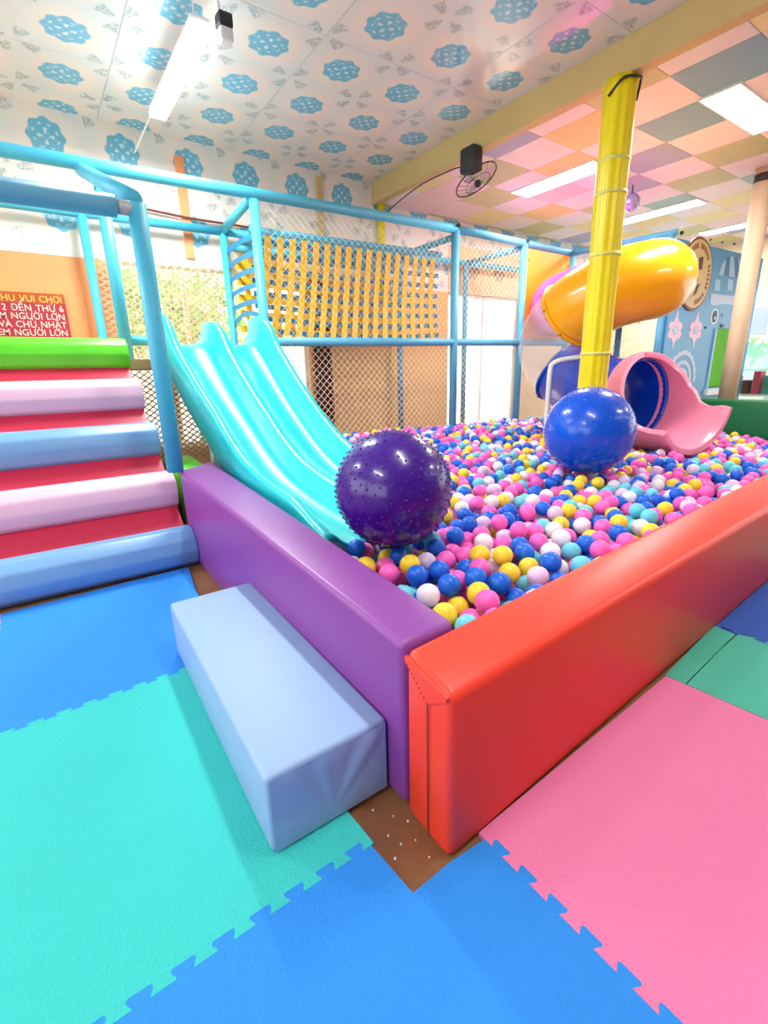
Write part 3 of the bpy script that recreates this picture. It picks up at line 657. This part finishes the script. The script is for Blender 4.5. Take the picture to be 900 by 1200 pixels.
# green net window with pale frame
gp = mpix([(837, 385), (852, 386), (840, 455), (820, 454)]); gx0, gx1, gz0, gz1 = gp[0][0]+.06, gp[1][0]+.12, gp[3][1], gp[0][1]
decal3('net_backing', [(gx0, gz0), (gx1, gz0), (gx1, gz1), (gx0, gz1)], 'v_lime', .004)
n_ = net('green_net', 'y', YM-.018, gx0, gx1, gz0, gz1, .075, .022, 'net_green', mp, .7); n_['kind'] = 'stuff'
for a, b in (((gx0-.05, gz0-.04), (gx0, gz1)), ((gx1, gz0-.04), (gx1+.05, gz1))): decal3('net_frame', [a, (b[0], a[1]), b, (a[0], b[1])], 'mural_light', .02)
decal3('net_ledge', [(gx0-.08, gz0-.12), (gx1+.3, gz0-.12), (gx1+.3, gz0-.03), (gx0-.08, gz0-.03)], 'eye_white', .05)
for px, py in ((846, 284), (860, 286), (832, 281), (826, 384)): q = ony(px, py, YM); obj('screw', sphere((q.x, YM-.004, q.z), .018, 1), 'dark', mp)
# round sign on the mural
rs = thing('round_sign', 'round tan badge sign with a dark rim on the mural', 'sign', (7.35, YM-.03, 1.8))
qc = ony(812, 322, YM); rc = .44; qc = Vector((7.36, YM, 2.20))
def disc(name, r, m, d0, d1, parent): return obj(name, prism(arc2(qc.x, qc.z, r, r, 0, 352.5, 47), (0, YM, 0), X_, Z_, Y_, -d1, -d0), m, parent)
disc('rim', rc, 'rim_brown', .005, .02, rs); disc('face', rc-.03, 'tan', .02, .026, rs)
for k in range(26):     # illegible ring lettering as small dark blocks
    if k % 7 == 6: continue
    a = math.radians(150-k*9.2); c = Vector((qc.x+(rc-.10)*math.cos(a), YM-.026, qc.z+(rc-.10)*math.sin(a)))
    u = Vector((-math.sin(a), 0, math.cos(a))); v = Vector((math.cos(a), 0, math.sin(a)))
    obj('ring_letter', prism([(-.016, -.035), (.016, -.03), (.018, .035), (.006, .03), (.004, .0), (-.012, .032)], c, u, v, Y_, -.003, 0), 'rim_brown', rs)
for p in ([(.02, .05), (.12, .07), (.11, .22), (.0, .2)], [(-.2, -.25), (.02, -.02), (.06, -.05), (-.1, -.28)], [(-.02, -.26), (.06, -.22), (.12, -.1), (.05, -.12)]):
    obj('emblem', prism([(qc.x+a, qc.z+b) for a, b in p], (0, YM, 0), X_, Z_, Y_, -.030, -.026), 'shop_dark', rs)

# ------------------------------------------------------------------ tan post and things by the right glazing
tp = thing('tan_post', 'tan round post standing beyond the green pit wall', 'post', (7.0, 2.555, F))
obj('shaft', tube([(7.0, 2.555, F), (7.0, 2.555, CEIL_R-.002)], .095, 24), 'post_tan', tp, True); obj('top_band', tube([(7.0, 2.555, 2.98), (7.0, 2.555, 3.06)], .099, 24), 'dark', tp, True)
tag(obj('aqua_screen', bx((9.9, 2.95, FLOOR), (9.93, 3.85, 1.38), .01), 'aqua_glass'), 'translucent aqua screen standing before the right glazing', 'screen')
sh = thing('toy_rack', 'white rack with coloured toys below the right glazing', 'rack', (9.6, 3.2, F))
for z in (.05, .55): obj('shelf', bx((9.56, 2.7, z), (9.86, 3.7, z+.03)), 'white_paint', sh)
for y in (2.72, 3.68):
    for x in (9.58, 9.84): obj('upright', tube([(x, y, F), (x, y, 1.35)], .014, 8), 'white_paint', sh)
for k, m in enumerate(('shop_dark', 'shop_teal', 'shop_red', 'shop_dark', 'mural_pink', 'shop_red')):
    tag(obj('toy_box', bx((9.6, 2.78+.15*k, .5805), (9.8, 2.88+.15*k, .80+.07*(k % 3)), .008), m), ['dark brown toy box first on the white rack', 'teal toy box on the white rack', 'red toy box beside the teal one on the rack', 'dark brown toy box between two red ones on the rack', 'pale pink toy box on the white rack', 'red toy box last on the white rack'][k], 'box', 'toy boxes on the rack')

nb_ = thing('notice_board', 'grey notice board hung on the right glazing', 'notice board', (10.55, 3.6, 1.5))
obj('frame', bx((10.56, 3.1, 1.5), (10.60, 4.3, 2.05), .005), 'white_paint', nb_)
for k in range(4): obj('picture', bx((10.552, 3.15+.28*k, 1.55), (10.562, 3.38+.28*k, 1.99)), ('grey_metal', 'mural_pale', 'print_grey', 'grey_metal')[k], nb_)
# ------------------------------------------------------------------ lamps
def panel_lamp(x0, x1, y0, y1, label):
    t = thing('panel_lamp', label, 'ceiling lamp', ((x0+x1)/2, (y0+y1)/2, CEIL_R-.012))
    bm = bmesh.new(); e = .012
    for a, b in (((x0-e, y0-e, 0), (x0, y1+e, 0)), ((x1, y0-e, 0), (x1+e, y1+e, 0)), ((x0, y0-e, 0), (x1, y0, 0)), ((x0, y1, 0), (x1, y1+e, 0))): box(bm, (a[0], a[1], CEIL_R-.016), (b[0], b[1], CEIL_R-.001))
    obj('frame', bm, 'white_paint', t); obj('diffuser', bx((x0, y0, CEIL_R-.012), (x1, y1, CEIL_R-.002)), 'lamp_white', t)
panel_lamp(5.14, 5.44, 3.45, 4.52, 'slim white ceiling lamp between the fan and the yellow pole')
panel_lamp(7.42, 7.70, 3.43, 4.54, 'slim white ceiling lamp above the yellow tube')
panel_lamp(9.27, 9.55, 3.35, 4.2, 'slim white ceiling lamp over the mural panel')
panel_lamp(4.80, 5.88, 2.02, 2.30, 'broad white ceiling lamp beside the grey blue ceiling tiles')
def batten(x, y, label):
    bl = thing('batten_lamp', label, 'ceiling lamp', (x, y, 3.13))
    obj('housing', bx((x-.06, y-.63, 3.165), (x+.06, y+.65, 3.20), .008), 'white_paint', bl); obj('diffuser', bx((x-.065, y-.64, 3.12), (x+.065, y+.66, 3.165), .015), 'lamp_white', bl)
    for dy in (-.52, .53): obj('hanging_rod', tube([(x, y+dy, 3.2), (x, y+dy, CEIL_L-.001)], .006, 6), 'white_paint', bl)
    return bl
bl = batten(1.25, 4.27, 'glowing white batten lamp with a long rod running to the back wall')
obj('hanging_rod', tube([(1.22, 4.92, 3.18), (1.2, YW-.02, 3.13)], .008, 8), 'white_paint', bl)
batten(1.25, .55, 'white batten lamp hung above the red padded wall corner')
batten(-1.7, 4.27, 'white batten lamp hung above the padded stairs')
batten(-1.7, .55, 'white batten lamp hung near the left window wall')
panel_lamp(4.80, 5.88, -.74, -.46, 'broad white ceiling lamp over the floor mats')
panel_lamp(8.06, 9.14, .06, .34, 'broad white ceiling lamp by the right glazing')
pj = thing('emergency_light', 'small black and white emergency light hung beside the batten lamp', 'emergency light', (1.39, 3.62, 3.2))
obj('black_body', bx((1.345, 3.57, 3.16), (1.435, 3.66, 3.235), .012), 'dark', pj); obj('white_body', bx((1.347, 3.572, 3.085), (1.433, 3.658, 3.16), .014), 'white_paint', pj)
obj('bracket', tube([(1.36, 3.6, 3.22), (1.33, 3.55, 3.27), (1.33, 3.55, CEIL_L-.001)], .012, 8), 'white_paint', pj)
for c, r_, lab in (((6.22, 3.62, 2.94), .10, 'small faceted crystal mirror ball hung from the tiled ceiling'), ((6.0, 3.86, 2.93), .075, 'smaller mirror ball half hidden behind the yellow pole')):
    d_ = thing('mirror_ball', lab, 'mirror ball', (c[0], c[1], c[2]-r_)); bm = bmesh.new(); bmesh.ops.create_uvsphere(bm, u_segments=16, v_segments=9, radius=r_, matrix=Matrix.Translation(Vector(c)))
    obj('facets', bm, 'crystal', d_); obj('hanger', tube([(c[0], c[1], c[2]+r_-.01), (c[0], c[1], CEIL_R-.001)], .008, 6), 'dark', d_)

# ------------------------------------------------------------------ fan under the beam
fn = thing('ceiling_fan', 'dark caged fan hung from the beam', 'fan', (3.9, 4.1, 2.8))
mc = onx(553, 187, BEAMX-.03); fc = unp(558, 211, 4.75)
vw = ray(558, 211).normalized(); rr_ = (RIGHT-vw*RIGHT.dot(vw)).normalized(); uu_ = (UP-vw*UP.dot(vw)-rr_*UP.dot(rr_)).normalized()
nrm = (rr_*.52 - uu_*.74 - vw*.42).normalized(); e1 = (rr_*.8+uu_*.56); e1 = (e1-nrm*e1.dot(nrm)).normalized(); e2 = nrm.cross(e1)
obj('motor', bx((mc.x-.08, mc.y-.10, mc.z-.12), (mc.x+.06, mc.y+.10, CEIL_R+.02), .03, 3), 'dark', fn, True)
obj('neck', tube([Vector((mc.x, mc.y, mc.z-.06)), fc-nrm*.06], .035, 10), 'dark', fn, True)
def ring(c, R, r): return tube([c+(e1*math.cos(a)+e2*math.sin(a))*R for a in [2*math.pi*k/40 for k in range(41)]], r, 6)
FR = .215
obj('cage_ring', ring(fc, FR, .007), 'dark', fn); obj('cage_ring', ring(fc+nrm*.035, FR*.6, .003), 'dark', fn)
for k in range(18):
    a = 2*math.pi*k/18; d = e1*math.cos(a)+e2*math.sin(a); obj('cage_wire', tube([fc+nrm*.05+d*.03, fc+nrm*.04+d*FR*.55, fc+d*FR], .0018, 5), 'dark', fn)
for k in range(3):
    a = 2*math.pi*k/3; d = e1*math.cos(a)+e2*math.sin(a); q = nrm.cross(d)
    obj('blade', prism([(.03, -.025), (.10, -.06), (.18, -.045), (.19, .01), (.12, .045), (.03, .02)], fc, d, q, nrm, -.002, .002), 'grey_metal', fn)
obj('hub', sphere(fc+nrm*.04, .035, 2), 'dark', fn, True)
tag(obj('fan_cable', tube(spline([(mc.x, mc.y+.1, mc.z-.02), (mc.x+.0, mc.y+.35, mc.z+.0), (mc.x+.02, mc.y+.9, CEIL_R-.08), (BEAMX+.03, YW-.06, CEIL_R-.2)], 5), .006, 6), 'dark'), 'thin dark cable running from the fan to the back wall', 'cable')

# ------------------------------------------------------------------ price sign on the orange wall
ps = thing('price_sign', 'dark red price sign with lines of lettering on the orange wall', 'sign', (-.5, YW-.02, 1.3))
S0, S1, SZ0, SZ1 = -1.30, .395, 1.2, 1.835
obj('board', bx((S0, YW-.02, SZ0), (S1, YW-.001, SZ1-.088)), 'sign_red', ps); obj('heading_band', bx((S0, YW-.021, SZ1-.088), (S1, YW-.001, SZ1)), 'sign_orange', ps)
rotm = Matrix.Rotation(math.radians(90), 4, 'X')
for k, (s, c, z) in enumerate((('BẢNG GIÁ VÉ KHU VUI CHƠI', 'letter_yellow', SZ1-.077), ('TỪ THỨ 2 ĐẾN THỨ 6', 'letter_white', SZ1-.155), ('TRẺ EM NGƯỜI LỚN', 'letter_white', SZ1-.226), ('THỨ 7 VÀ CHỦ NHẬT', 'letter_white', SZ1-.297), ('TRẺ EM NGƯỜI LỚN', 'letter_white', SZ1-.368))):
    xr = S1-.02
    for wd_ in reversed(s.split()):
        o_ = text_mesh('lettering', wd_, .078, c, ps, Matrix.Translation((xr, YW-.0225, z)) @ rotm @ Matrix.Diagonal((.95, 1, 1, 1)), .0015, 'RIGHT')
        xr = min(v.co.x for v in o_.data.vertices)-.03
        if xr < S0+.3: break

# ------------------------------------------------------------------ ball pit balls
rb = random.Random(11); BD = .083; BR = BD/2
def level(x, y):
    h = .368 - .018*max(0, x-3.5)
    h += .035*math.exp(-((x-4.6)**2+(y-3.9)**2)/.9) + .02*math.sin(x*2.3+1)*math.sin(y*2.9) + .03*max(0, min(1, (y-3.4)/1.2))
    return h
def inside(x, y):
    if y < by(x)+BR+.004 or y > 4.83 or x > 6.46-BR: return False
    xi = .775+(.872-.775)*(y-.8)/2.43
    if x < max(.775, xi)+BR+.004 and y < 3.25: return False
    if y > 3.2 and x < 1.7: return False
    if .86-BR < x < 1.675+BR*.6 and y > 1.70+.16*(x-.885)/.77-BR*.4: return False
    if (x-PX)**2+(y-PY)**2 < (.125+BR)**2: return False
    return True
def clash(p):
    if (p-PBC).length < PBR+BR-.004 or (p-BBC).length < BBR+BR-.004: return True
    if 1.75 < p.y < 2.66 and 4.1 < p.x < 5.28:
        i = min(range(len(fine)), key=lambda k: abs(fine[k].y-p.y)); c = fine[i]; R = interp(rad, i/9)+.03
        if (p.x-c.x)**2+(p.z-c.z)**2 < (R+BR)**2: return True
    return False
from collections import defaultdict
G = defaultdict(list); balls = []
def rest(x, y):
    z = level(x, y)-BR-.115+rb.uniform(-.01, .01); gi, gj = int(x//BD), int(y//BD)
    for a in (gi-1, gi, gi+1):
        for b in (gj-1, gj, gj+1):
            for (qx, qy, qz) in G.get((a, b), ()):
                d = (qx-x)**2+(qy-y)**2
                if d < BD*BD:
                    zz = qz+math.sqrt(BD*BD-d)
                    if zz > z: z = zz
    return z
NTRY = 9800
for _ in range(NTRY):
    x = rb.uniform(.8, 6.45); y = rb.uniform(.8, 4.83)
    if not inside(x, y): continue
    best = None
    for k in range(7):
        xx = x+rb.uniform(-.05, .05) if k else x; yy = y+rb.uniform(-.05, .05) if k else y
        if not inside(xx, yy): continue
        z = rest(xx, yy)
        if best is None or z < best[2]: best = (xx, yy, z)
    if best is None or best[2] > level(best[0], best[1])-BR+.022: continue
    if clash(Vector(best)): continue
    G[(int(best[0]//BD), int(best[1]//BD))].append(best); balls.append(best)
# which balls does the picture show largest: exposed from above, nearest to the viewpoint, not behind a pit wall
def exposed(b):
    gi, gj = int(b[0]//BD), int(b[1]//BD)
    for a in (gi-1, gi, gi+1):
        for c in (gj-1, gj, gj+1):
            for q in G.get((a, c), ()):
                if q is not b and q[2] > b[2]+.03 and (q[0]-b[0])**2+(q[1]-b[1])**2 < (BD*.62)**2: return False
    return True
def seen(b):
    p = Vector(b)+Vector((0, 0, BR*.6)); x, y, d = proj(p)
    if not (-5 < x < 905 and 0 < y < 1205): return False
    for k in range(1, 60):
        q = CAM.lerp(p, k/60)
        if q.y < by(q.x) and q.y > fy(q.x) and q.x > .59 and q.z < .463: return False
        if .6 < q.x < .79 and .79 < q.y < 3.1 and q.z < .47: return False
        if (q-PBC).length < PBR or (q-BBC).length < BBR: return False
    return True
order = sorted(balls, key=lambda b: (Vector(b)-CAM).length)
near = []
for b in order:
    if len(near) >= 300: break
    if exposed(b) and seen(b): near.append(b)
nearset = set(near)
WEI = [.34, .25, .14, .09, .10, .08]; NAMES = ['pink', 'blue', 'yellow', 'white', 'turquoise', 'lilac']
def pick():
    r = rb.random()
    for i, v in enumerate(WEI):
        r -= v
        if r < 0: return i
    return 0
proto = []
for k in PB:
    bm = sphere((0, 0, 0), BR, 3); me = bpy.data.meshes.new('pit_ball'); bm.to_mesh(me); bm.free(); me.materials.append(M[k])
    me.polygons.foreach_set('use_smooth', [True]*len(me.polygons)); proto.append(me)
for b in near:
    i = pick(); o = bpy.data.objects.new('pit_ball', proto[i]); COL.objects.link(o); o.location = b
    p = Vector(b); dp = math.hypot(p.x-PBC.x, p.y-PBC.y); db = math.hypot(p.x-BBC.x, p.y-BBC.y); dr = p.y-by(p.x); dv = p.x-(.775+.04*(p.y-.8))
    if dr < .16 and dv < .25: wh = 'in the pit corner between the purple and red walls'
    elif dr < .10: wh = 'in the row touching the red padded wall'
    elif dp < .30: wh = 'around the foot of the purple exercise ball'
    elif db < .36: wh = 'around the foot of the blue exercise ball'
    elif dv < .10: wh = 'in the row touching the purple padded wall'
    elif p.x < 1.75: wh = 'in the open pit near the purple exercise ball'
    elif p.x < 2.6: wh = 'in the open pit between the two exercise balls'
    else: wh = 'in the open pit beside the blue exercise ball'
    tag(o, 'small %s plastic ball %s' % (NAMES[i], wh), 'ball', '%s balls %s' % (NAMES[i], wh))
# the rest as one mesh
src = bmesh.new(); bmesh.ops.create_icosphere(src, subdivisions=2, radius=BR); sv = [v.co.copy() for v in src.verts]; sf = [[v.index for v in f.verts] for f in src.faces]; src.free()
V, Fc, MI = [], [], []
for b in balls:
    if b in nearset: continue
    i = pick(); o_ = len(V)
    V.extend([(v.x+b[0], v.y+b[1], v.z+b[2]) for v in sv]); Fc.extend([[k+o_ for k in f] for f in sf]); MI.extend([i]*len(sf))
me = bpy.data.meshes.new('pit_balls'); me.from_pydata(V, [], Fc)
for k in PB: me.materials.append(M[k])
me.polygons.foreach_set('material_index', MI); me.polygons.foreach_set('use_smooth', [True]*len(Fc)); me.update()
o = bpy.data.objects.new('pit_balls', me); COL.objects.link(o)
tag(o, 'sea of small pink, blue, yellow and white plastic balls filling the pit', 'balls', kind='stuff')
obj_pf = struct(obj('floor_pit', bx((.80, 1.2, F), (6.45, 4.85, F+.06)), 'mural_dark'), 'dark blue base under the ball pit balls')
print('balls', len(balls), 'near', len(near))
